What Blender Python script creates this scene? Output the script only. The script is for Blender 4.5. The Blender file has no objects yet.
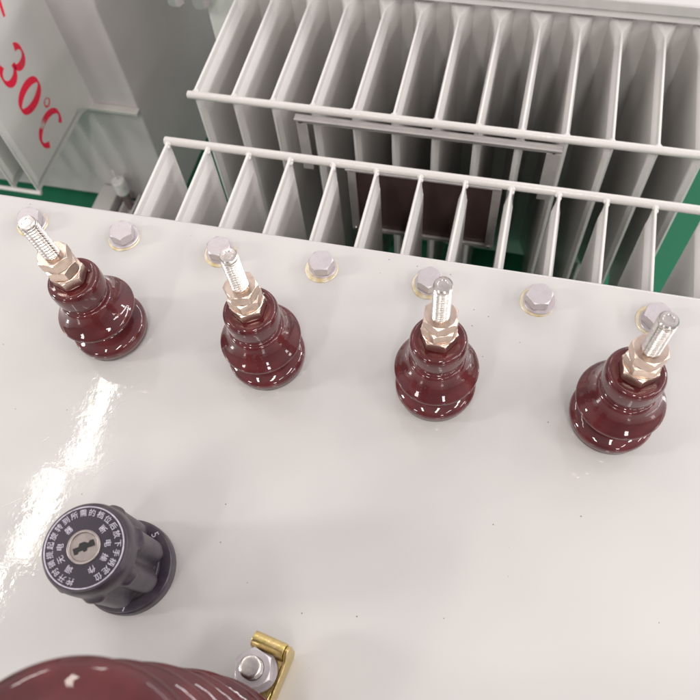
import bpy, bmesh, math, random
from mathutils import Matrix, Vector
random.seed(4)
PI = math.pi
sc = bpy.context.scene
COL = sc.collection

# ------------------------------------------------------------------ camera
cam_d = bpy.data.cameras.new('camera')
cam = bpy.data.objects.new('camera', cam_d); COL.objects.link(cam)
cam_d.sensor_fit = 'HORIZONTAL'; cam_d.sensor_width = 36; cam_d.lens = 36 * 1.0608
cam_d.clip_start = 0.01; cam_d.clip_end = 60
cam.matrix_world = (Matrix.Translation((.1211, -.2973, .4583)) @ Matrix.Rotation(.35, 4, 'Z')
                    @ Matrix.Rotation(.4976, 4, 'X') @ Matrix.Rotation(-.1397, 4, 'Z'))
cam_d.dof.use_dof = True; cam_d.dof.focus_distance = .50; cam_d.dof.aperture_fstop = 14
sc.camera = cam

# ------------------------------------------------------------------ world + lamps (factory hall)
w = bpy.data.worlds.new('World'); sc.world = w; w.use_nodes = True
nt = w.node_tree; nt.nodes.clear()
out = nt.nodes.new('ShaderNodeOutputWorld'); bg = nt.nodes.new('ShaderNodeBackground')
tc = nt.nodes.new('ShaderNodeTexCoord'); sep = nt.nodes.new('ShaderNodeSeparateXYZ')
ramp = nt.nodes.new('ShaderNodeValToRGB')
nt.links.new(tc.outputs['Generated'], sep.inputs[0])
mr = nt.nodes.new('ShaderNodeMapRange'); mr.inputs[1].default_value = -1; mr.inputs[2].default_value = 1
nt.links.new(sep.outputs['Z'], mr.inputs[0]); nt.links.new(mr.outputs[0], ramp.inputs[0])
e = ramp.color_ramp.elements
e[0].position = 0; e[0].color = (.10, .11, .10, 1)
e[1].position = 1; e[1].color = (.50, .470, .482, 1)
for p, c in ((.42, (.20, .185, .18, 1)), (.52, (.66, .615, .62, 1)), (.72, (.66, .62, .63, 1))):
    k = e.new(p); k.color = c
nt.links.new(ramp.outputs[0], bg.inputs[0])
# the hall is brighter towards its glazed far side (+y) than behind the photographer
my = nt.nodes.new('ShaderNodeMapRange'); my.inputs[1].default_value = -1; my.inputs[2].default_value = 1
my.inputs[3].default_value = .30; my.inputs[4].default_value = 1.75
nt.links.new(sep.outputs['Y'], my.inputs[0]); nt.links.new(my.outputs[0], bg.inputs[1])
nt.links.new(bg.outputs[0], out.inputs[0])

def lamp(name, loc, sx, sy, power, target=None, col=(1, .95, .90)):
    d = bpy.data.lights.new(name, 'AREA'); d.shape = 'RECTANGLE'; d.size = sx; d.size_y = sy
    d.energy = power; d.color = col
    o = bpy.data.objects.new(name, d); COL.objects.link(o); o.location = loc
    if target is not None:
        o.rotation_euler = (Vector(target) - Vector(loc)).to_track_quat('-Z', 'Y').to_euler()
    return o
# row of ceiling tubes whose reflection lies on the lid's enamel
for i in range(4):
    lamp('ceiling_lamp', (-2.37 - .10 * (i - 1), 1.12 - .66 * i, 4.0), .15, .62, 4.6, None, (1, .93, .82))
# the other rows of the hall
for x, y, p in ((3.6, -1.2, 110), (3.4, -3.6, 90), (-1.2, -3.4, 110), (.9, -2.6, 110), (-4.6, 2.5, 70), (-2.4, 3.9, 50), (3.9, 4.4, 60)):
    lamp('ceiling_lamp', (x, y, 4.0), .34, 1.7, p * .6)
# low windows at the hall's ends; the -x one is fill added for the fins
for x, y, z_, sx_, sy_, p in ((-2.6, -4.4, 1.7, .55, .9, 34), (2.4, -4.8, 1.9, .55, .9, 38), (5.2, -.6, 1.5, .8, .8, 25), (-4.8, -1.6, 2.2, .6, .9, 110), (4.6, 2.8, 2.0, .5, .8, 40)):
    lamp('window_and_fill', (x, y, z_), sx_, sy_, p, (.04, 0, 0), (1, .97, .95))

lamp('long_tube', (2.6, 5.4, 3.3), 6.0, .20, 80, (.04, 0, 0), (1, .97, .98))
lamp('long_tube', (4.6, .6, 2.7), 5.0, .30, 105, (.04, 0, 0), (1, .975, .985))

vs = sc.view_settings
vs.view_transform = 'Standard'; vs.look = 'None'; vs.exposure = -0.05; vs.gamma = 1; vs.use_curve_mapping = False

# ------------------------------------------------------------------ materials
def mat(name, col, rough=.5, metal=0, coat=0, coat_rough=.05, noise=None, bump=None, spec=.5, ior=1.5, cior=1.5):
    """noise=(scale, amount, second colour); bump=list of (scale, distance)"""
    m = bpy.data.materials.new(name); m.use_nodes = True
    t = m.node_tree; b = t.nodes['Principled BSDF']
    b.inputs['Base Color'].default_value = (*col, 1); b.inputs['Roughness'].default_value = rough
    b.inputs['Metallic'].default_value = metal; b.inputs['Coat Weight'].default_value = coat
    b.inputs['Coat Roughness'].default_value = coat_rough; b.inputs['IOR'].default_value = ior
    b.inputs['Specular IOR Level'].default_value = spec; b.inputs['Coat IOR'].default_value = cior
    tcn = t.nodes.new('ShaderNodeTexCoord')
    if noise:
        s, lo, hi, c2 = noise
        n = t.nodes.new('ShaderNodeTexNoise'); n.inputs['Scale'].default_value = s; n.inputs['Detail'].default_value = 5
        r = t.nodes.new('ShaderNodeMapRange'); r.inputs[1].default_value = lo; r.inputs[2].default_value = hi
        mx = t.nodes.new('ShaderNodeMix'); mx.data_type = 'RGBA'
        mx.inputs[6].default_value = (*col, 1); mx.inputs[7].default_value = (*c2, 1)
        t.links.new(tcn.outputs['Object'], n.inputs['Vector']); t.links.new(n.outputs[0], r.inputs[0])
        t.links.new(r.outputs[0], mx.inputs[0]); t.links.new(mx.outputs[2], b.inputs['Base Color'])
    prev = None
    for (s, d) in (bump or []):
        n = t.nodes.new('ShaderNodeTexNoise'); n.inputs['Scale'].default_value = s; n.inputs['Detail'].default_value = 2
        bp = t.nodes.new('ShaderNodeBump'); bp.inputs['Distance'].default_value = d; bp.inputs['Strength'].default_value = 1
        t.links.new(tcn.outputs['Object'], n.inputs['Vector']); t.links.new(n.outputs[0], bp.inputs['Height'])
        if prev: t.links.new(prev.outputs[0], bp.inputs['Normal'])
        prev = bp
    if prev:
        t.links.new(prev.outputs[0], b.inputs['Normal']); t.links.new(prev.outputs[0], b.inputs['Coat Normal'])
    return m

LID = mat('lid_enamel', (.500, .483, .468), .38, coat=1, coat_rough=.05, noise=(6, .3, .75, (.470, .452, .438)),
          bump=[(300, .000025), (38, .00012), (9, .00016)])
# specks and grit under the enamel, a faint random scatter
t = LID.node_tree; b = t.nodes['Principled BSDF']
vo = t.nodes.new('ShaderNodeTexVoronoi'); vo.inputs['Scale'].default_value = 84; vo.inputs['Randomness'].default_value = 1
tcn = [n for n in t.nodes if n.type == 'TEX_COORD'][0]
t.links.new(tcn.outputs['Object'], vo.inputs['Vector'])
lt = t.nodes.new('ShaderNodeMath'); lt.operation = 'LESS_THAN'; lt.inputs[1].default_value = .042
t.links.new(vo.outputs['Distance'], lt.inputs[0])
sp = t.nodes.new('ShaderNodeSeparateColor'); t.links.new(vo.outputs['Color'], sp.inputs[0])
g = t.nodes.new('ShaderNodeMath'); g.operation = 'GREATER_THAN'; g.inputs[1].default_value = .50
t.links.new(sp.outputs[0], g.inputs[0])
mu = t.nodes.new('ShaderNodeMath'); mu.operation = 'MULTIPLY'
t.links.new(lt.outputs[0], mu.inputs[0]); t.links.new(g.outputs[0], mu.inputs[1])
mx = t.nodes.new('ShaderNodeMix'); mx.data_type = 'RGBA'; mx.inputs[7].default_value = (.22, .18, .16, 1)
ns = t.nodes.new('ShaderNodeTexNoise'); ns.inputs['Scale'].default_value = 14; ns.inputs['Detail'].default_value = 8; ns.inputs['Roughness'].default_value = .65
mp = t.nodes.new('ShaderNodeMapping'); mp.inputs['Scale'].default_value = (1, 2.6, 1); mp.inputs['Rotation'].default_value = (0, 0, .6)
t.links.new(tcn.outputs['Object'], mp.inputs[0]); t.links.new(mp.outputs[0], ns.inputs['Vector'])
rr = t.nodes.new('ShaderNodeMapRange'); rr.inputs[1].default_value = .42; rr.inputs[2].default_value = .72; rr.inputs[3].default_value = .025; rr.inputs[4].default_value = .11
t.links.new(ns.outputs[0], rr.inputs[0]); t.links.new(rr.outputs[0], b.inputs['Coat Roughness'])
old = b.inputs['Base Color'].links[0].from_socket
t.links.new(old, mx.inputs[6]); t.links.new(mu.outputs[0], mx.inputs[0]); t.links.new(mx.outputs[2], b.inputs['Base Color'])

PAINT = mat('grey_paint', (.65, .63, .612), .42, coat=.3, coat_rough=.2, noise=(14, .35, .7, (.63, .608, .59)), bump=[(180, .0002), (20, .0006)])
PAINT_DARK = mat('tank_paint', (.67, .625, .625), .55, coat=.1, coat_rough=.35, noise=(6, .3, .7, (.57, .52, .53)), bump=[(60, .0004)])
ROD = mat('rod_paint', (.57, .54, .52), .36, coat=.5, coat_rough=.12, noise=(60, .4, .7, (.56, .53, .51)), bump=[(300, .0003)])
PORC = mat('brown_glaze', (.060, .0075, .0095), .5, coat=1, coat_rough=.02, noise=(70, .38, .72, (.105, .015, .017)), spec=.15, cior=1.48, bump=[(70, .00022), (300, .00003)])
TIN = mat('tinned_brass', (.78, .64, .54), .28, 1, noise=(160, .4, .7, (.62, .48, .40)), bump=[(700, .00005)])
STUD = mat('stud_metal', (.66, .615, .585), .28, 1, noise=(220, .4, .7, (.52, .47, .44)), bump=[(900, .00004)])
GALV = mat('galvanised', (.53, .49, .505), .42, .55, coat=.4, coat_rough=.2, noise=(240, .35, .65, (.50, .45, .47)), bump=[(500, .00012)])
ZINC = mat('yellow_zinc', (.60, .48, .25), .40, .5, noise=(180, .35, .65, (.74, .70, .58)), bump=[(500, .0001)])
GOLD = mat('gold_zinc', (.74, .56, .27), .30, 1, noise=(240, .4, .66, (.60, .50, .16)), bump=[(420, .00025)])
BLACK = mat('black_plastic', (.026, .016, .031), .38, coat=.15, coat_rough=.25, noise=(120, .35, .7, (.05, .042, .046)), bump=[(900, .00004)])
GASK = mat('grey_rubber', (.16, .13, .125), .55, noise=(200, .4, .7, (.22, .19, .18)))
DIAL = mat('dial_face', (.020, .014, .024), .25, coat=.4, coat_rough=.1, noise=(150, .35, .7, (.028, .020, .032)))
INK = mat('grey_ink', (.50, .47, .55), .5, noise=(500, .35, .75, (.28, .26, .31)))
LOCK = mat('lock_nickel', (.36, .315, .30), .42, .9, noise=(200, .4, .7, (.30, .26, .25)), bump=[(600, .00008)])
HOLE = mat('dark_hole', (.006, .005, .006), .6, noise=(100, .4, .7, (.01, .008, .008)))
GREEN = mat('green_floor', (.0012, .115, .052), .75, noise=(5, .3, .7, (.002, .14, .066)), bump=[(25, .0006)])
PLATE = mat('nameplate_back', (.09, .055, .055), .3, .3, noise=(20, .3, .7, (.12, .075, .07)))
FRAME = mat('frame_steel', (.50, .47, .46), .35, .35, noise=(60, .4, .7, (.43, .40, .40)), bump=[(200, .0002)])
WHITEP = mat('white_plastic', (.82, .79, .78), .4, noise=(90, .4, .7, (.62, .6, .58)))
CONC = mat('hall_floor', (.006, .15, .08), .3, noise=(2, .3, .7, (.01, .19, .1)))

def red_paint():
    m = bpy.data.materials.new('red_stencil'); m.use_nodes = True
    t = m.node_tree; b = t.nodes['Principled BSDF']
    b.inputs['Base Color'].default_value = (.88, .012, .06, 1); b.inputs['Roughness'].default_value = .45
    tcn = t.nodes.new('ShaderNodeTexCoord'); n = t.nodes.new('ShaderNodeTexNoise'); n.inputs['Scale'].default_value = 45
    n.inputs['Detail'].default_value = 6
    a = t.nodes.new('ShaderNodeAttribute'); a.attribute_name = 'cover'
    ad = t.nodes.new('ShaderNodeMath'); ad.operation = 'ADD'
    r = t.nodes.new('ShaderNodeMapRange'); r.inputs[1].default_value = .80; r.inputs[2].default_value = 1.05
    t.links.new(tcn.outputs['Object'], n.inputs['Vector'])
    t.links.new(n.outputs[0], ad.inputs[0]); t.links.new(a.outputs['Fac'], ad.inputs[1])
    t.links.new(ad.outputs[0], r.inputs[0]); t.links.new(r.outputs[0], b.inputs['Alpha'])
    return m
RED = red_paint()

# ------------------------------------------------------------------ helpers
def obj(name, bm, m, parent=None, loc=(0, 0, 0), sharp=32, smooth=True, bevel=None):
    me = bpy.data.meshes.new(name)
    bmesh.ops.recalc_face_normals(bm, faces=bm.faces)
    bm.to_mesh(me); bm.free()
    me.materials.append(m)
    if smooth:
        me.polygons.foreach_set('use_smooth', [True] * len(me.polygons))
        me.set_sharp_from_angle(angle=math.radians(sharp))
    o = bpy.data.objects.new(name, me); COL.objects.link(o)
    o.location = loc
    if parent: o.parent = parent
    if bevel:
        md = o.modifiers.new('bevel', 'BEVEL'); md.width = bevel; md.segments = 3; md.limit_method = 'ANGLE'
        md.angle_limit = math.radians(40); md.harden_normals = False
    return o

def box(bm, lo, hi, rot=None):
    vs_ = []
    for x in (lo[0], hi[0]):
        for y in (lo[1], hi[1]):
            for z in (lo[2], hi[2]):
                v = Vector((x, y, z)); v = rot @ v if rot else v
                vs_.append(bm.verts.new(v))
    for f in ((0, 1, 3, 2), (4, 6, 7, 5), (0, 4, 5, 1), (2, 3, 7, 6), (0, 2, 6, 4), (1, 5, 7, 3)):
        bm.faces.new([vs_[i] for i in f])
    return bm

def ring_faces(bm, a, b):
    n = len(a)
    for i in range(n):
        j = (i + 1) % n
        bm.faces.new((a[i], a[j], b[j], b[i]))

def lathe(bm, prof, n=64, c=(0, 0), cap=True, rfun=None, helix=None):
    """prof: (r, z) bottom to top. rfun(r, z, theta) reshapes the radius."""
    rings = []
    for r, z in prof:
        ring = []
        for i in range(n):
            a = 2 * PI * i / n
            rr = rfun(r, z, a) if rfun else r
            zz = z + (helix(z, a) if helix else 0)
            ring.append(bm.verts.new((c[0] + rr * math.cos(a), c[1] + rr * math.sin(a), zz)))
        rings.append(ring)
    for a, b in zip(rings, rings[1:]): ring_faces(bm, a, b)
    if cap:
        bm.faces.new(rings[0][::-1]); bm.faces.new(rings[-1])
    return rings

def smoothprof(pts, sub=6):
    """Catmull-Rom through a profile"""
    o = []
    P = [pts[0]] + list(pts) + [pts[-1]]
    for i in range(1, len(P) - 2):
        p0, p1, p2, p3 = P[i-1], P[i], P[i+1], P[i+2]
        for k in range(sub):
            t = k / sub
            o.append(tuple(.5 * (2*p1[d] + (-p0[d]+p2[d])*t + (2*p0[d]-5*p1[d]+4*p2[d]-p3[d])*t*t + (-p0[d]+3*p1[d]-3*p2[d]+p3[d])*t**3) for d in (0, 1)))
    o.append(tuple(pts[-1]))
    return o

def hexnut(bm, af, z0, z1, hole, rot=0, ch=True, n=72, chb=True):
    """hexagonal nut or bolt head with turned chamfers; af = across flats"""
    a = af / 2; tmax = a / math.cos(PI / 6) - a
    def rad(th):
        k = ((th - rot + PI / 6) % (PI / 3)) - PI / 6
        return a / math.cos(k)
    rings = []
    lev = [('h', z0), ('cb', z0), ('sb', z0), ('st', z1), ('ct', z1), ('h', z1)]
    for k, z in lev:
        ring = []
        for i in range(n):
            th = 2 * PI * i / n + rot; R_ = rad(th)
            d = (R_ - a * .985) * .62
            if k == 'h': r = hole; zz = z
            elif k == 'cb': r = a * .985 if chb else R_; zz = z
            elif k == 'sb': r = R_; zz = z + (d if chb else 0)
            elif k == 'st': r = R_; zz = z - (d if ch else 0)
            else: r = a * .985 if ch else R_; zz = z
            ring.append(bm.verts.new((r * math.cos(th), r * math.sin(th), zz)))
        rings.append(ring)
    for p, q in zip(rings, rings[1:]): ring_faces(bm, p, q)
    if hole < .0006:
        bm.faces.new(rings[-1])
    bmesh.ops.remove_doubles(bm, verts=bm.verts, dist=1e-6)

def rod(bm, a, b, r, n=16, ends=True):
    a = Vector(a); b = Vector(b); d = (b - a); q = d.to_track_quat('Z', 'Y').to_matrix()
    L = d.length; rings = []
    prof = [(r * .75, 0), (r * .95, r * .12), (r, r * .35), (r, L - r * .35), (r * .95, L - r * .12), (r * .75, L)] if ends else [(r, 0), (r, L)]
    for rr, z in prof:
        rings.append([bm.verts.new(a + q @ Vector((rr * math.cos(2*PI*i/n), rr * math.sin(2*PI*i/n), z))) for i in range(n)])
    for p, s in zip(rings, rings[1:]): ring_faces(bm, p, s)
    bm.faces.new(rings[0][::-1]); bm.faces.new(rings[-1])

def blob(bm, c, rx, ry, rz, n=10):
    m = Matrix.Translation(c) @ Matrix.Diagonal((rx, ry, rz, 1))
    bmesh.ops.create_uvsphere(bm, u_segments=n, v_segments=n, radius=1, matrix=m)

def strip(bm, pts, th, ax_u, ax_w, width, org):
    """bent sheet metal: centreline pts (u, z), extruded +-width/2 along ax_w"""
    n = len(pts); L = []; R_ = []
    for i, (u, z) in enumerate(pts):
        a = pts[max(i-1, 0)]; b = pts[min(i+1, n-1)]
        d = Vector((b[0]-a[0], b[1]-a[1])).normalized(); nr = Vector((-d.y, d.x)) * th / 2
        L.append((u + nr.x, z + nr.y)); R_.append((u - nr.x, z - nr.y))
    loop = L + R_[::-1]
    def W(p, s): return Vector(org) + Vector(ax_u) * p[0] + Vector((0, 0, p[1])) + Vector(ax_w) * (s * width / 2)
    A = [bm.verts.new(W(p, -1)) for p in loop]; B = [bm.verts.new(W(p, 1)) for p in loop]
    m = len(loop); ring_faces(bm, A, B)
    for i in range(n - 1):
        bm.faces.new((A[i], A[i+1], A[m-2-i], A[m-1-i])); bm.faces.new((B[i], B[m-1-i], B[m-2-i], B[i+1]))

def empty(name, label, cat, loc):
    o = bpy.data.objects.new(name, None); COL.objects.link(o); o.location = loc; o.empty_display_size = .05
    o['label'] = label; o['category'] = cat
    return o
def copy_part(src, parent, loc, rotz=None):
    c = src.copy(); COL.objects.link(c); c.parent = parent; c.location = loc
    if rotz is not None: c.rotation_euler = (0, 0, rotz)
    for ch in list(src.children):
        d = ch.copy(); COL.objects.link(d); d.parent = c
    return c
def structure(o): o['kind'] = 'structure'; return o

# ------------------------------------------------------------------ setting: the green floor
FLOOR = -.65
bm = bmesh.new(); box(bm, (-7, -7, FLOOR - .1), (7, 7, FLOOR))
structure(obj('floor', bm, GREEN, smooth=False))

# ------------------------------------------------------------------ corrugated cooling fins
PITCH = .0428
def fin_mesh(L, H, tw=.0042, te=.0013, flare=.032, toward=1, top=True, bottom=True):
    """hollow sheet-metal fin in the y-z plane; y=0 at the outer edge, y=L at the tank; z 0..-H.
    Welded seams pinch it along its top, bottom and outer edge, and it flares out where it meets the tank."""
    us = [0, .001, .0035, .005, .007, .009, .012, .02]
    x = .035
    while x < L - .075: us.append(x); x += .03
    k = L - .066
    while k < L - 1e-6: us.append(k); k += .0055
    us.append(L)
    vs_ = [0, .001, .005, .0085, .011, .013, .015, .017, .019, .021, .024, .028, .033, .040, .05, .065, .085, .11]
    x = .15
    while x < H - .12: vs_.append(x); x += .05
    vs_ += [H - q for q in (.11, .085, .065, .05, .040, .033, .028, .024, .021, .019, .017, .015, .013, .011, .0085, .005, .001, 0)]
    vs_ = sorted(set(round(v, 5) for v in vs_ if 0 <= v <= H))
    def ss(a, b, t_):
        t_ = max(0, min(1, (t_ - a) / (b - a))); return t_ * t_ * (3 - 2 * t_)
    def li(a, b, t_): return max(0, min(1, (t_ - a) / (b - a)))
    def half(u, v):
        w_ = L - u; fl = max(0, flare - w_)
        vt = v + fl * .9; vb = (H - v) + fl * .9
        p = min(li(.0085, .019, vt), li(.0085, .019, vb), li(.0035, .009, u))
        h = te + (tw - te) * p + (fl / flare) ** 1.5 * .009
        if u == 0 or v == 0 or v == H: h *= .55
        return h
    bm = bmesh.new(); S = {}
    for s in (1, -1):
        for i, u in enumerate(us):
            for j, v in enumerate(vs_):
                S[s, i, j] = bm.verts.new((s * half(u, v), toward * u, -v))
    ni, nj = len(us), len(vs_)
    for s in (1, -1):
        for i in range(ni - 1):
            for j in range(nj - 1):
                q = (S[s, i, j], S[s, i+1, j], S[s, i+1, j+1], S[s, i, j+1])
                bm.faces.new(q if s == 1 else q[::-1])
    for i in range(ni - 1):
        bm.faces.new((S[1, i, 0], S[-1, i, 0], S[-1, i+1, 0], S[1, i+1, 0]))
        bm.faces.new((S[1, i, nj-1], S[1, i+1, nj-1], S[-1, i+1, nj-1], S[-1, i, nj-1]))
    for j in range(nj - 1):
        bm.faces.new((S[1, 0, j], S[1, 0, j+1], S[-1, 0, j+1], S[-1, 0, j]))
        bm.faces.new((S[1, ni-1, j], S[-1, ni-1, j], S[-1, ni-1, j+1], S[1, ni-1, j+1]))
    return bm

def tie_bar(parent, x0, x1, y, z, xs, r=.0036, toward=1, side=1):
    bm = bmesh.new(); rod(bm, (x0, y, z), (x1, y, z), r, 20)
    for x in xs:                                       # weld beads at each fin
        blob(bm, (x, y + toward * r * .9, z + side * .0004), .0030 + random.random() * .0010, .0034, .0027)
        blob(bm, (x + .001, y + toward * r * 1.5, z - .001), .0022, .0034, .0022)
    return obj('tie_bar', bm, ROD, parent)

# ================================================================== 1. the transformer in front
T = empty('power_transformer', 'pale grey transformer in front, its glossy lid carrying four maroon bushings and a black knob', 'transformer', (0, 0, FLOOR))
def W(z): return z - FLOOR            # children live in the empty's space (origin on the floor)

# lid: enamelled plate with softly rolled edge
bm = bmesh.new()
X0, X1, Y0, Y1 = -.38, .47, -.66, .0246
box(bm, (X0, Y0, W(-.010)), (X1, Y1, W(0)))
obj('lid', bm, LID, T, bevel=.0022)
bm = bmesh.new(); box(bm, (X0 + .004, Y0 + .004, W(-.021)), (X1 - .004, Y1 - .003, W(-.0105)))
obj('tank_flange', bm, PAINT, T, bevel=.001)
bm = bmesh.new(); box(bm, (-.28, -.60, W(-.54)), (.365, -.012, W(-.0215)))
obj('tank_wall', bm, PAINT, T, bevel=.003)
NY, NZ = .1772, -.0868
fin0 = obj('cooling_fin', fin_mesh(NY + .010, .42), PAINT, T, (-.2132, NY, W(NZ) + .003), sharp=8)
fin0.rotation_euler = (0, 0, 0); 
# the mesh grows along +y from the outer edge; here the tank is on the -y side
fin0.data.transform(Matrix.Rotation(PI, 4, 'Z'))
for i in range(1, 13): copy_part(fin0, T, (-.2132 + i * PITCH + random.uniform(-.0008, .0008), NY, W(NZ) + .003), random.uniform(-.007, .007))
xs = [-.2132 + i * PITCH for i in range(13)]
tie_bar(T, xs[0] - .005, xs[-1] + .007, NY + .0015, W(NZ), xs, r=.0043, toward=-1)
tie_bar(T, xs[0] - .005, xs[-1] + .007, NY + .0015, W(NZ - .40), xs, toward=-1, side=-1)
for x in (-.2, .26):
    bm = bmesh.new(); box(bm, (x, -.6, W(-.65) + .001), (x + .05, -.02, W(-.5405)))
    obj('base_skid', bm, PAINT_DARK, T, bevel=.002)

# nameplate bracket hanging off the tie bar, seen from behind
nb = bmesh.new()
xa, xb, za, zb, yb = -.033, .1205, -.0985, -.2015, .1885
wd = .0085
box(nb, (xa, yb, W(za - wd)), (xb, yb + .003, W(za)))
box(nb, (xa, yb, W(zb)), (xb, yb + .003, W(zb + wd * .6)))
box(nb, (xa, yb, W(zb + wd * .6 + .0002)), (xa + wd, yb + .003, W(za - wd - .0002)))
box(nb, (xb - wd, yb, W(zb + wd * .6 + .0002)), (xb, yb + .003, W(za - wd - .0002)))
box(nb, (xa, yb - .0065, W(za - .0022)), (xb, yb - .0002, W(za)))
nameb = obj('nameplate_bracket', nb, FRAME, T, bevel=.0005)
bm = bmesh.new(); box(bm, (xa + .004, yb + .0033, W(zb + .003)), (xb - .004, yb + .0048, W(za - .003)))
obj('backing_plate', bm, PLATE, nameb)
for x, z in ((xa + .005, za - .005), (xb - .005, za - .005), (xa + .004, zb + .004), (xb - .004, zb + .004)):
    bm = bmesh.new(); lathe(bm, [(.0030, 0), (.0031, .001), (.0022, .0022), (.0008, .0027)], 18)
    s = obj('screw', bm, STUD, nameb, (x, yb - .0002, W(z))); s.rotation_euler = (PI / 2, 0, 0)

# cover bolts along the rim
bm = bmesh.new(); hexnut(bm, .0168, .0022, .0105, .0005, rot=.35)
bolt0 = obj('cover_bolt', bm, GALV, T, (-.24, 0, W(0)), sharp=22, bevel=.0004)
bm = bmesh.new(); lathe(bm, [(.0108, 0), (.0113, .0004), (.0113, .0015), (.0108, .0021), (.0062, .0022)], 48)
obj('washer', bm, GALV, bolt0)
bm = bmesh.new(); lathe(bm, [(.0124, .00002), (.0126, .0002), (.0122, .0007), (.0116, .0008)], 40, c=(-.0004, -.0003))
sw = obj('lower_washer', bm, ZINC, bolt0)
for i in range(-3, 6):
    if i == -3: continue
    c = copy_part(bolt0, T, (i * .08 + random.uniform(-.0012, .0012), random.uniform(-.0012, .0012), W(0)), random.uniform(-.5, .5))
    a = random.uniform(0, 6.28); c.children[1].location = (.0010 * math.cos(a), .0010 * math.sin(a), 0); k = random.uniform(.92, 1.06); c.children[1].scale = (k, k, 1)
    c.rotation_euler.x = random.uniform(-.02, .02)

# thin sags in the enamel near the left end of the lid
for pts in ([(-0.0963, -0.1714), (-0.1031, -0.1778), (-0.1096, -0.1883), (-0.1159, -0.2007)],
            [(-0.1055, -0.1308), (-0.1109, -0.1342), (-0.1163, -0.1415), (-0.1212, -0.1478)],
            [(-0.1623, -0.2207), (-0.1549, -0.2151), (-0.1477, -0.2088)],
            [(-0.1558, -0.18), (-0.153, -0.1714), (-0.149, -0.1669)],
            [(-0.1255, -0.2563), (-0.124, -0.2338), (-0.1211, -0.2167)]):
    q = smoothprof(pts, 8); n = len(q); bm = bmesh.new(); prev = None
    for i, (x, y) in enumerate(q):
        a = q[max(i-1, 0)]; b_ = q[min(i+1, n-1)]
        d = Vector((b_[0]-a[0], b_[1]-a[1])).normalized(); tp = math.sin(PI * i / (n - 1)) ** .5
        cur = []
        for k, h in ((-1, 0), (-.6, .55), (0, 1), (.6, .55), (1, 0)):
            cur.append(bm.verts.new((x - d.y * k * .0007 * max(tp, .1), y + d.x * k * .0007 * max(tp, .1), W(-.00005) + h * .00016 * tp)))
        if prev:
            for j in range(4): bm.faces.new((prev[j], prev[j+1], cur[j+1], cur[j]))
        prev = cur
    obj('enamel_sag', bm, LID, T, sharp=80)

# ------------------------------------------------------------------ low-voltage bushings
def lv_profile():
    p = [(.0236, .0005), (.0246, .0014), (.0256, .0040), (.0265, .0066), (.0267, .0092), (.0263, .0112), (.0246, .0130), (.0214, .0148),
         (.0176, .0164), (.0158, .0182), (.0154, .0206), (.0162, .0236), (.0200, .0268), (.0248, .0292), (.0266, .0303), (.0271, .0316),
         (.0268, .0330), (.0256, .0346), (.0232, .0372), (.0210, .0402), (.0194, .0432), (.0184, .0458), (.0178, .0474), (.0168, .0486), (.0152, .0492),
         (.0144, .0504), (.0143, .0530), (.0146, .0546), (.0158, .0551), (.0170, .0553), (.0175, .0562), (.0177, .0590), (.0177, .0640), (.0174, .0668),
         (.0164, .0688), (.0148, .0696), (.0132, .0693), (.0118, .0690), (.0090, .0689)]
    return smoothprof(p, 4)
def thread_profile(z0, z1, r, pitch=.00125, depth=.00062):
    p = []; z = z0
    while z < z1:
        p += [(r - depth, z), (r - depth * .45, z + pitch * .22), (r, z + pitch * .45), (r, z + pitch * .58), (r - depth * .5, z + pitch * .82)]
        z += pitch
    return p
def make_bushing():
    bm = bmesh.new(); lathe(bm, lv_profile(), 96)
    p = obj('low_voltage_bushing', bm, PORC, T, sharp=60)
    bm = bmesh.new(); lathe(bm, [(.0210, .0), (.0244, .0), (.0249, .0003), (.0247, .0008), (.0240, .0009), (.0210, .0010)], 64, cap=False)
    obj('gasket', bm, GASK, p)
    bm = bmesh.new()
    pr = thread_profile(.066, .1240, .0054, .0024, .0012)
    lathe(bm, pr, 32, cap=False, helix=lambda z, a: .0024 * a / (2 * PI))
    lathe(bm, [(.0040, .1190), (.0050, .1246), (.0052, .1256), (.0052, .1266), (.0046, .1274), (.0030, .1275), (.0027, .1271), (.0012, .1271)], 32)
    obj('stud', bm, STUD, p, sharp=28)
    for af, z0, z1, ro in ((.0198, .0698, .0780, .2), (.0190, .0798, .0878, .75), (.0186, .0880, .0966, .45)):
        bm = bmesh.new(); hexnut(bm, af, z0, z1, .0050, rot=ro)
        obj('hex_nut', bm, TIN, p, sharp=20, bevel=.0003)
    bm = bmesh.new(); lathe(bm, [(.0052, .0782), (.0102, .0782), (.0106, .0786), (.0106, .0792), (.0102, .0796), (.0052, .0796)], 48)
    obj('washer', bm, TIN, p)
    return p
b0 = make_bushing()
BX = (-.1364, -.0186, .0990, .2131); BY = -.0812
b0.location = (BX[0], BY, W(.0005))
for k, x in enumerate(BX[1:]):
    c = copy_part(b0, T, (x, BY, W(.0005)), (1.1, 2.3, 3.9)[k])
    for ch in c.children:
        if ch.name.startswith('hex_nut'): ch.rotation_euler = (0, 0, random.uniform(0, 1))
    if k == 0: lean2 = c
b0.rotation_euler = (.010, -.062, 0)                      # the two left-hand bushings lean a touch
lean2.rotation_euler = (0, -.022, 1.1)

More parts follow.
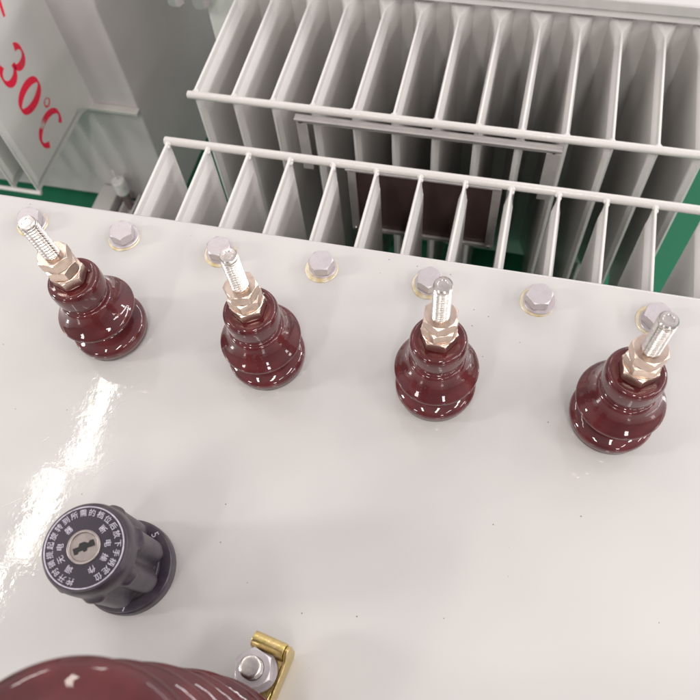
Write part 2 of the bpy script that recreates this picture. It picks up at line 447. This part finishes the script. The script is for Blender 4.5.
# ------------------------------------------------------------------ tap changer knob
KX, KY = -.0612, -.2434
KA = math.radians(39)
def lobes(r, z, a):
    k = max(0, min(1, (z - .014) / .004)) * max(0, min(1, (.0630 - z) / .004))
    g = .5 - .5 * math.cos(7 * (a - KA) + .9)
    return r + k * (.0026 - .0062 * g ** 2)
bm = bmesh.new()
pr = smoothprof([(.0185, .0125), (.0205, .0145), (.0226, .0185), (.0231, .0260), (.0232, .0380), (.0233, .0480), (.0234, .0540), (.0236, .0560), (.0239, .0572),
                 (.0243, .0600), (.0245, .0655), (.0244, .0705), (.0236, .0738), (.0224, .0756), (.0216, .0760), (.0150, .0760)], 4)
lathe(bm, pr, 144, rfun=lobes)
knob = obj('tap_changer_knob', bm, BLACK, T, (KX, KY, W(0)), sharp=45)
knob['label'] = 'black lobed knob with a key lock and a ring of white characters'
bm = bmesh.new(); lathe(bm, smoothprof([(.0275, .0004), (.0281, .0012), (.0282, .0050), (.0281, .0085), (.0274, .0100), (.0262, .0104), (.0215, .0106), (.0205, .0104), (.0200, .0122), (.0150, .0122)], 4), 96)
obj('base_disc', bm, BLACK, knob, sharp=45)
bm = bmesh.new(); lathe(bm, [(.0150, .0758), (.0207, .0761), (.0208, .07625), (.0100, .0763)], 96)
obj('dial_face', bm, DIAL, knob)
bm = bmesh.new(); lathe(bm, [(.0208, .0760), (.0208, .0765), (.0210, .0767), (.0213, .0767), (.0215, .0765), (.0215, .0759)], 128, cap=False)
obj('dial_ring', bm, INK, knob)
# key lock with a keyway
bm = bmesh.new()
lathe(bm, smoothprof([(.0090, .0762), (.0091, .0768), (.0088, .0773), (.0082, .0775), (.0076, .0772), (.0073, .0766), (.0071, .0765), (.0003, .0765)], 4), 72)
obj('key_lock', bm, LOCK, knob, sharp=40)
bm = bmesh.new()
kp = [(-.0058, -.0012), (-.0040, -.0014), (-.0034, -.0008), (-.0012, -.0009), (-.0006, -.0017), (.0010, -.0016), (.0016, -.0008), (.0034, -.0010), (.0058, -.0012),
      (.0060, .0010), (.0040, .0012), (.0030, .0006), (.0012, .0016), (-.0014, .0018), (-.0024, .0008), (-.0056, .0010)]
ca, sa = math.cos(KA), math.sin(KA)
A = [bm.verts.new((x * ca - 1.5 * y * sa, x * sa + 1.5 * y * ca, .07655)) for x, y in kp]
B = [bm.verts.new((x * ca - 1.5 * y * sa, x * sa + 1.5 * y * ca, .07685)) for x, y in kp]
ring_faces(bm, A, B); bm.faces.new(B); bm.faces.new(A[::-1])
obj('keyhole', bm, HOLE, knob, smooth=False)

def glyph_into(bm, ch, size, cx, cy, z, rot, bold=.0):
    """one character, laid flat, its up direction turned to rot, centred on cx, cy"""
    cu = bpy.data.curves.new('tmp', 'FONT'); cu.body = ch; cu.size = 1; cu.offset = bold; cu.resolution_u = 2
    o = bpy.data.objects.new('tmp', cu); COL.objects.link(o)
    dg = bpy.context.evaluated_depsgraph_get(); dg.update()
    me = bpy.data.meshes.new_from_object(o.evaluated_get(dg))
    if len(me.vertices):
        xs_ = [v.co.x for v in me.vertices]; ys_ = [v.co.y for v in me.vertices]
        mx_, my_ = (min(xs_) + max(xs_)) / 2, (min(ys_) + max(ys_)) / 2
        c_, s_ = math.cos(rot), math.sin(rot)
        vv = []
        for v in me.vertices:
            x, y = (v.co.x - mx_) * size, (v.co.y - my_) * size
            vv.append(bm.verts.new((cx + x * c_ - y * s_, cy + x * s_ + y * c_, z)))
        for p in me.polygons:
            try: bm.faces.new([vv[i] for i in p.vertices])
            except ValueError: pass
    bpy.data.objects.remove(o); bpy.data.meshes.remove(me); bpy.data.curves.remove(cu)

# inscription: tops of the characters point outwards, read clockwise
bm = bmesh.new()
base = math.radians(12)          # world angle of "picture right" seen on the dial
outer = '按开时锁提起旋转到所需的档位后放下手柄定位'
n = len(outer)
for i, chs in enumerate(outer):
    a = math.radians(-104) - math.radians(312) * i / (n - 1) + base
    glyph_into(bm, chs, .0040, .0181 * math.cos(a), .0181 * math.sin(a), .07648, a - PI / 2, .008)
for chs, deg in (('断', 46), ('电', 9), ('操', -24), ('作', -62), ('调', -117), ('无', -150), ('电', 180), ('器', 138)):
    a = math.radians(deg) + base
    glyph_into(bm, chs, .0041, .0129 * math.cos(a), .0129 * math.sin(a), .07648, a - PI / 2, .008)
ins = obj('inscription', bm, INK, knob, smooth=False)
for chs, deg in (('5', 62), ('4', 132), ('3', 195), ('1', -73), ('2', -128)):
    a = math.radians(deg); bm = bmesh.new()
    glyph_into(bm, chs, .0064, .0242 * math.cos(a), .0242 * math.sin(a), .01062, a - PI / 2 - .35, .01)
    obj('position_number', bm, INK, knob, smooth=False)

# the knob leans very slightly on its spindle: the foot sits 5 mm further back than the dial
_d = Vector((-.0013, .0050, 0)); knob.location = Vector((KX, KY, W(0))) + _d
knob.rotation_mode = 'QUATERNION'; knob.rotation_quaternion = Vector((0, 0, 1)).rotation_difference(Vector((-_d.x, -_d.y, .076)))

# ------------------------------------------------------------------ high-voltage bushing
HX, HY = .0232, -.3425
pr = [(.040, .0), (.043, .004), (.043, .016), (.040, .022)]
for z, R_ in ((.0475, .0570), (.0780, .0565), (.1085, .0545), (.1390, .0535), (.1695, .0515), (.2000, .0495)):
    pr += [(R_ - .0135, z - .0160), (R_ - .0125, z - .0110), (R_ - .0050, z - .0045), (R_ - .0012, z - .0022), (R_, z), (R_ - .0008, z + .0018), (R_ - .0040, z + .0042), (R_ - .0100, z + .0078), (R_ - .0140, z + .0112)]
pr = pr[:-2] + [(.0370, .2062), (.0300, .2095), (.0245, .2140), (.0215, .222), (.0205, .231), (.0185, .2345), (.014, .236), (.008, .236)]
bm = bmesh.new(); lathe(bm, smoothprof(pr, 4), 128)
hv = obj('high_voltage_bushing', bm, PORC, T, (HX, HY, W(.0005)), sharp=60)
hv['label'] = 'large maroon porcelain bushing with stacked sheds cut by the picture edge'

# ------------------------------------------------------------------ gold clamp with stud and nut
CX_, CY_ = .0340, -.2782
ux = Vector((CX_ - HX, CY_ - HY, 0)).normalized(); vx = Vector((ux.y, -ux.x, 0))
bm = bmesh.new()
pts = smoothprof([(-.0240, .0150), (-.0100, .0150), (.0060, .0150), (.0110, .0152), (.0152, .0168), (.0174, .0205), (.0168, .0250), (.0142, .0272), (.0116, .0258), (.0108, .0225), (.0104, .0195), (.0100, .0178)], 5)
strip(bm, pts, .0021, ux, vx, .0190, (0, 0, 0))
cl = obj('hold_down_clamp', bm, GOLD, T, (CX_ + .0015, CY_, W(0)), sharp=40, bevel=.0003)
cl['label'] = 'gold zinc plated bent clamp holding the large bushing'
bm = bmesh.new()
loop = [(-.024, .0008), (.0150, .0008), (.0172, .0060), (.0180, .0200), (.0172, .0250), (.0150, .0272), (.0122, .0262), (.0095, .0205), (.0060, .0178), (-.024, .0172)]
A = [bm.verts.new(ux * u + vx * .0097 + Vector((0, 0, z))) for u, z in loop]
B = [bm.verts.new(ux * u + vx * .0119 + Vector((0, 0, z))) for u, z in loop]
ring_faces(bm, A, B); bm.faces.new(A[::-1]); bm.faces.new(B)
obj('side_plate', bm, GOLD, cl, (0, 0, 0), sharp=40, bevel=.0006)
bm = bmesh.new(); lathe(bm, thread_profile(.0, .0380, .0060), 32, cap=False, helix=lambda z, a: .00125 * a / (2 * PI))
lathe(bm, [(.005, .030), (.0060, .0385), (.0060, .0400), (.0056, .0406), (.0042, .0408), (.0010, .0408)], 32)
obj('stud', bm, STUD, cl, (-.0015, 0, 0), sharp=50)
bm = bmesh.new(); hexnut(bm, .0190, .0222, .0322, .0062, rot=.2)
obj('hex_nut', bm, GALV, cl, (-.0015, 0, 0), sharp=20, bevel=.0003)
bm = bmesh.new(); lathe(bm, [(.0062, .0190), (.0112, .0190), (.0116, .0195), (.0114, .0216), (.0062, .0220)], 48)
obj('washer', bm, GALV, cl, (-.0015, 0, 0))

# ================================================================== 2. the transformer facing it
F = empty('distribution_transformer', 'grey transformer behind, thirteen cooling fins facing the glossy lid and joined by a welded bar', 'transformer', (.045, .43, FLOOR))
def fx(x): return x - .045
def fy(y): return y - .43
FY, FZ = .2508, -.0917
WY = .434
f0 = obj('cooling_fin', fin_mesh(WY - FY, .42), PAINT, F, (fx(-.2122), fy(FY), W(FZ) + .003), sharp=8)
fxs = [-.2122 + i * PITCH for i in range(13)]
for i in range(1, 13): copy_part(f0, F, (fx(fxs[i]) + random.uniform(-.0008, .0008), fy(FY), W(FZ) + .003), random.uniform(-.007, .007))
tie_bar(F, fx(fxs[0] - .007), fx(fxs[-1] + .007), fy(FY - .0015), W(FZ), [fx(x) for x in fxs], r=.0042)
tie_bar(F, fx(fxs[0] - .007), fx(fxs[-1] + .007), fy(FY - .0015), W(FZ - .40), [fx(x) for x in fxs], side=-1)
bm = bmesh.new(); box(bm, (fx(-.269), fy(WY), W(-.54)), (fx(.362), fy(1.0), W(-.0812)))
obj('tank_wall', bm, PAINT, F, bevel=.003)
bm = bmesh.new(); box(bm, (fx(-.33), fy(.417), W(-.0810)), (fx(.42), fy(1.06), W(-.0705)))
obj('tank_flange', bm, PAINT, F, bevel=.0012)
bm = bmesh.new(); box(bm, (fx(-.335), fy(.412), W(-.0700)), (fx(.425), fy(1.065), W(-.0560)))
obj('lid', bm, LID, F, bevel=.002)
for x in (-.2, .26):
    bm = bmesh.new(); box(bm, (fx(x), fy(.45), W(-.65) + .001), (fx(x + .05), fy(1.0), W(-.5405)))
    obj('base_skid', bm, PAINT_DARK, F, bevel=.002)
bm = bmesh.new(); hexnut(bm, .0200, -.0180, 0, .0045, rot=.3)
rod(bm, (0, 0, -.024), (0, 0, .0175), .0046, 16)
nn = obj('flange_nut', bm, GALV, F, (fx(-.300), fy(.4235), W(-.1000)), sharp=22)
copy_part(nn, F, (fx(-.268), fy(.4235), W(-.1000)), .4)
copy_part(nn, F, (fx(.390), fy(.4275), W(-.1000)), .9)
# nameplate bracket across the fins: top strap and two legs
bm = bmesh.new()
xa, xb, yb = fx(-.101), fx(.1715), fy(.2445)
box(bm, (xa, yb, W(-.1085)), (xb, yb + .003, W(-.0985)))
box(bm, (xa, yb, W(-.178)), (xa + .011, yb + .003, W(-.1087)))
box(bm, (xb - .014, yb, W(-.178)), (xb, yb + .003, W(-.1087)))
box(bm, (xa, yb - .0052, W(-.1007)), (xb, yb - .0002, W(-.0985)))
fb = obj('nameplate_bracket', bm, FRAME, F, bevel=.0005)
for x, z in ((xa + .005, -.1045), (xb - .007, -.1045), (xb - .007, -.16), (xa + .005, -.16)):
    bm = bmesh.new(); lathe(bm, [(.0030, 0), (.0031, .001), (.0022, .0022), (.0008, .0027)], 18)
    s = obj('screw', bm, STUD, fb, (x, yb - .0002, W(z))); s.rotation_euler = (PI / 2, 0, 0)

# ================================================================== 3. the stencilled transformer on the left
L = empty('stencilled_transformer', 'taller grey transformer at the upper left with a red stencilled temperature on its end fin', 'transformer', (-.80, .80, FLOOR))
def lx(x): return x + .80
def ly(y): return y - .80
bm = bmesh.new(); box(bm, (lx(-1.35), ly(.5100), FLOOR * 0 + W(-.645)), (lx(-.4800), ly(1.25), W(.30)))
obj('tank_wall', bm, PAINT_DARK, L, bevel=.004)
bm = bmesh.new(); box(bm, (lx(-1.35), ly(.497), W(-.4035)), (lx(-.477), ly(.5098), W(-.3965)))
obj('tank_rim', bm, ROD, L, bevel=.0012)
bm = bmesh.new(); box(bm, (lx(-1.39), ly(.47), W(.302)), (lx(-.44), ly(1.29), W(.32)))
obj('lid', bm, LID, L, bevel=.002)
lf = obj('cooling_fin', fin_mesh(.193, .60, tw=.0052), PAINT, L, (lx(-.5722), ly(.317), W(.200)), sharp=8)
lxs = [-.5722 - i * .0428 for i in range(15)]
for i in range(1, 15): copy_part(lf, L, (lx(lxs[i]), ly(.317), W(.200)))
tie_bar(L, lx(lxs[-1] - .006), lx(lxs[0] + .006), ly(.3155), W(-.398), [lx(x) for x in lxs], side=-1)
tie_bar(L, lx(lxs[-1] - .006), lx(lxs[0] + .006), ly(.3155), W(.195), [lx(x) for x in lxs])

# red stencilled figures "-30 deg C", brushed on the +x face of the end fin; read downwards
def stroke(bm, cov, path, wfun, cover):
    prev = None; n = len(path)
    for i, (s, h) in enumerate(path):
        a = path[max(i-1, 0)]; b_ = path[min(i+1, n-1)]
        d = Vector((b_[0]-a[0], b_[1]-a[1])).normalized(); nr = Vector((-d.y, d.x)) * wfun(i / (n - 1), d) / 2
        cur = [bm.verts.new((0, h + nr.y, -(s + nr.x))), bm.verts.new((0, h - nr.y, -(s - nr.x)))]
        for v in cur: v[cov] = cover(i / (n - 1)) if callable(cover) else cover
        if prev: bm.faces.new((prev[0], cur[0], cur[1], prev[1]))
        prev = cur
def arc(cx, cy, rx, ry, a0, a1, n=40):
    return [(cx + rx * math.cos(math.radians(a0 + (a1 - a0) * i / n)), cy + ry * math.sin(math.radians(a0 + (a1 - a0) * i / n))) for i in range(n + 1)]
thick = lambda t_, d: .0036 + .0088 * abs(d.y) ** 1.5
def figure(name, strokes):
    bm = bmesh.new(); cov = bm.verts.layers.float.new('cover')
    for i, (p, w_, c_) in enumerate(strokes): stroke(bm, cov, p, w_, c_)
    bmesh.ops.remove_doubles(bm, verts=bm.verts, dist=1e-5)
    obj(name, bm, RED, L, (lx(-.5722 + .0056), ly(0), W(0)), smooth=False)
figure('stencilled_digit', [(arc(.281, .399, .0150, .028, 92, 452, 60), thick, .64)])
# the 3: one continuous line through both bowls
p3 = arc(.2260, .4150, .0135, .0140, 165, -70, 36) + arc(.2270, .3850, .0155, .0150, 78, -160, 36)
figure('stencilled_digit', [(p3, thick, lambda t_: .50 + .18 * t_)])
figure('stencilled_letter', [(arc(.3485, .4025, .0190, .0310, 50, 322, 50), lambda t_, d: .0042 + .0070 * abs(d.y) ** 1.5, lambda t_: .56 + .10 * math.sin(3 * PI * t_))])
figure('degree_mark', [(arc(.3160, .4230, .0060, .0070, 0, 360, 24), lambda t_, d: .0028, .44)])
figure('stencilled_dash', [([(.150 + .003 * i, .4385 - .0009 * i) for i in range(9)], lambda t_, d: .0066 - .002 * t_, .48)])

# ------------------------------------------------------------------ rail, foot and capped valve on the green floor
bm = bmesh.new(); box(bm, (-.0185, -.16, 0), (.0185, .008, .045)); 
r = obj('steel_rail', bm, ROD, None, (-.603, .497, FLOOR + .0005), bevel=.002)
r['label'] = 'pale grey steel rail lying on the green floor beside the upper left transformer'; r['category'] = 'rail'
bm = bmesh.new(); box(bm, (-.014, -.13, 0), (.014, .006, .012)); box(bm, (-.0140, -.13, .0122), (-.0100, .006, .034)); box(bm, (.010, -.13, .0122), (.014, .006, .034))
r = obj('steel_channel', bm, PAINT_DARK, None, (-.560, .496, FLOOR + .0005), bevel=.001)
r['label'] = 'short grey U channel on the green floor under the white capped valve'; r['category'] = 'channel'
v = empty('drain_valve', 'small metal valve with a white cap in front of the upper left tank', 'valve', (-.566, .484, FLOOR + .013))
bm = bmesh.new(); lathe(bm, [(.006, 0), (.006, .018), (.0085, .019), (.0085, .030), (.0095, .032), (.0095, .044), (.007, .046)], 32)
obj('body', bm, LOCK, v)
bm = bmesh.new(); lathe(bm, smoothprof([(.0110, .0465), (.0125, .048), (.0128, .062), (.0125, .074), (.0110, .078), (.004, .079)], 3), 40)
obj('cap', bm, WHITEP, v, sharp=45)
bm = bmesh.new(); lathe(bm, [(.0020, .0792), (.0018, .104), (.0006, .106)], 16)
obj('pin', bm, WHITEP, v)
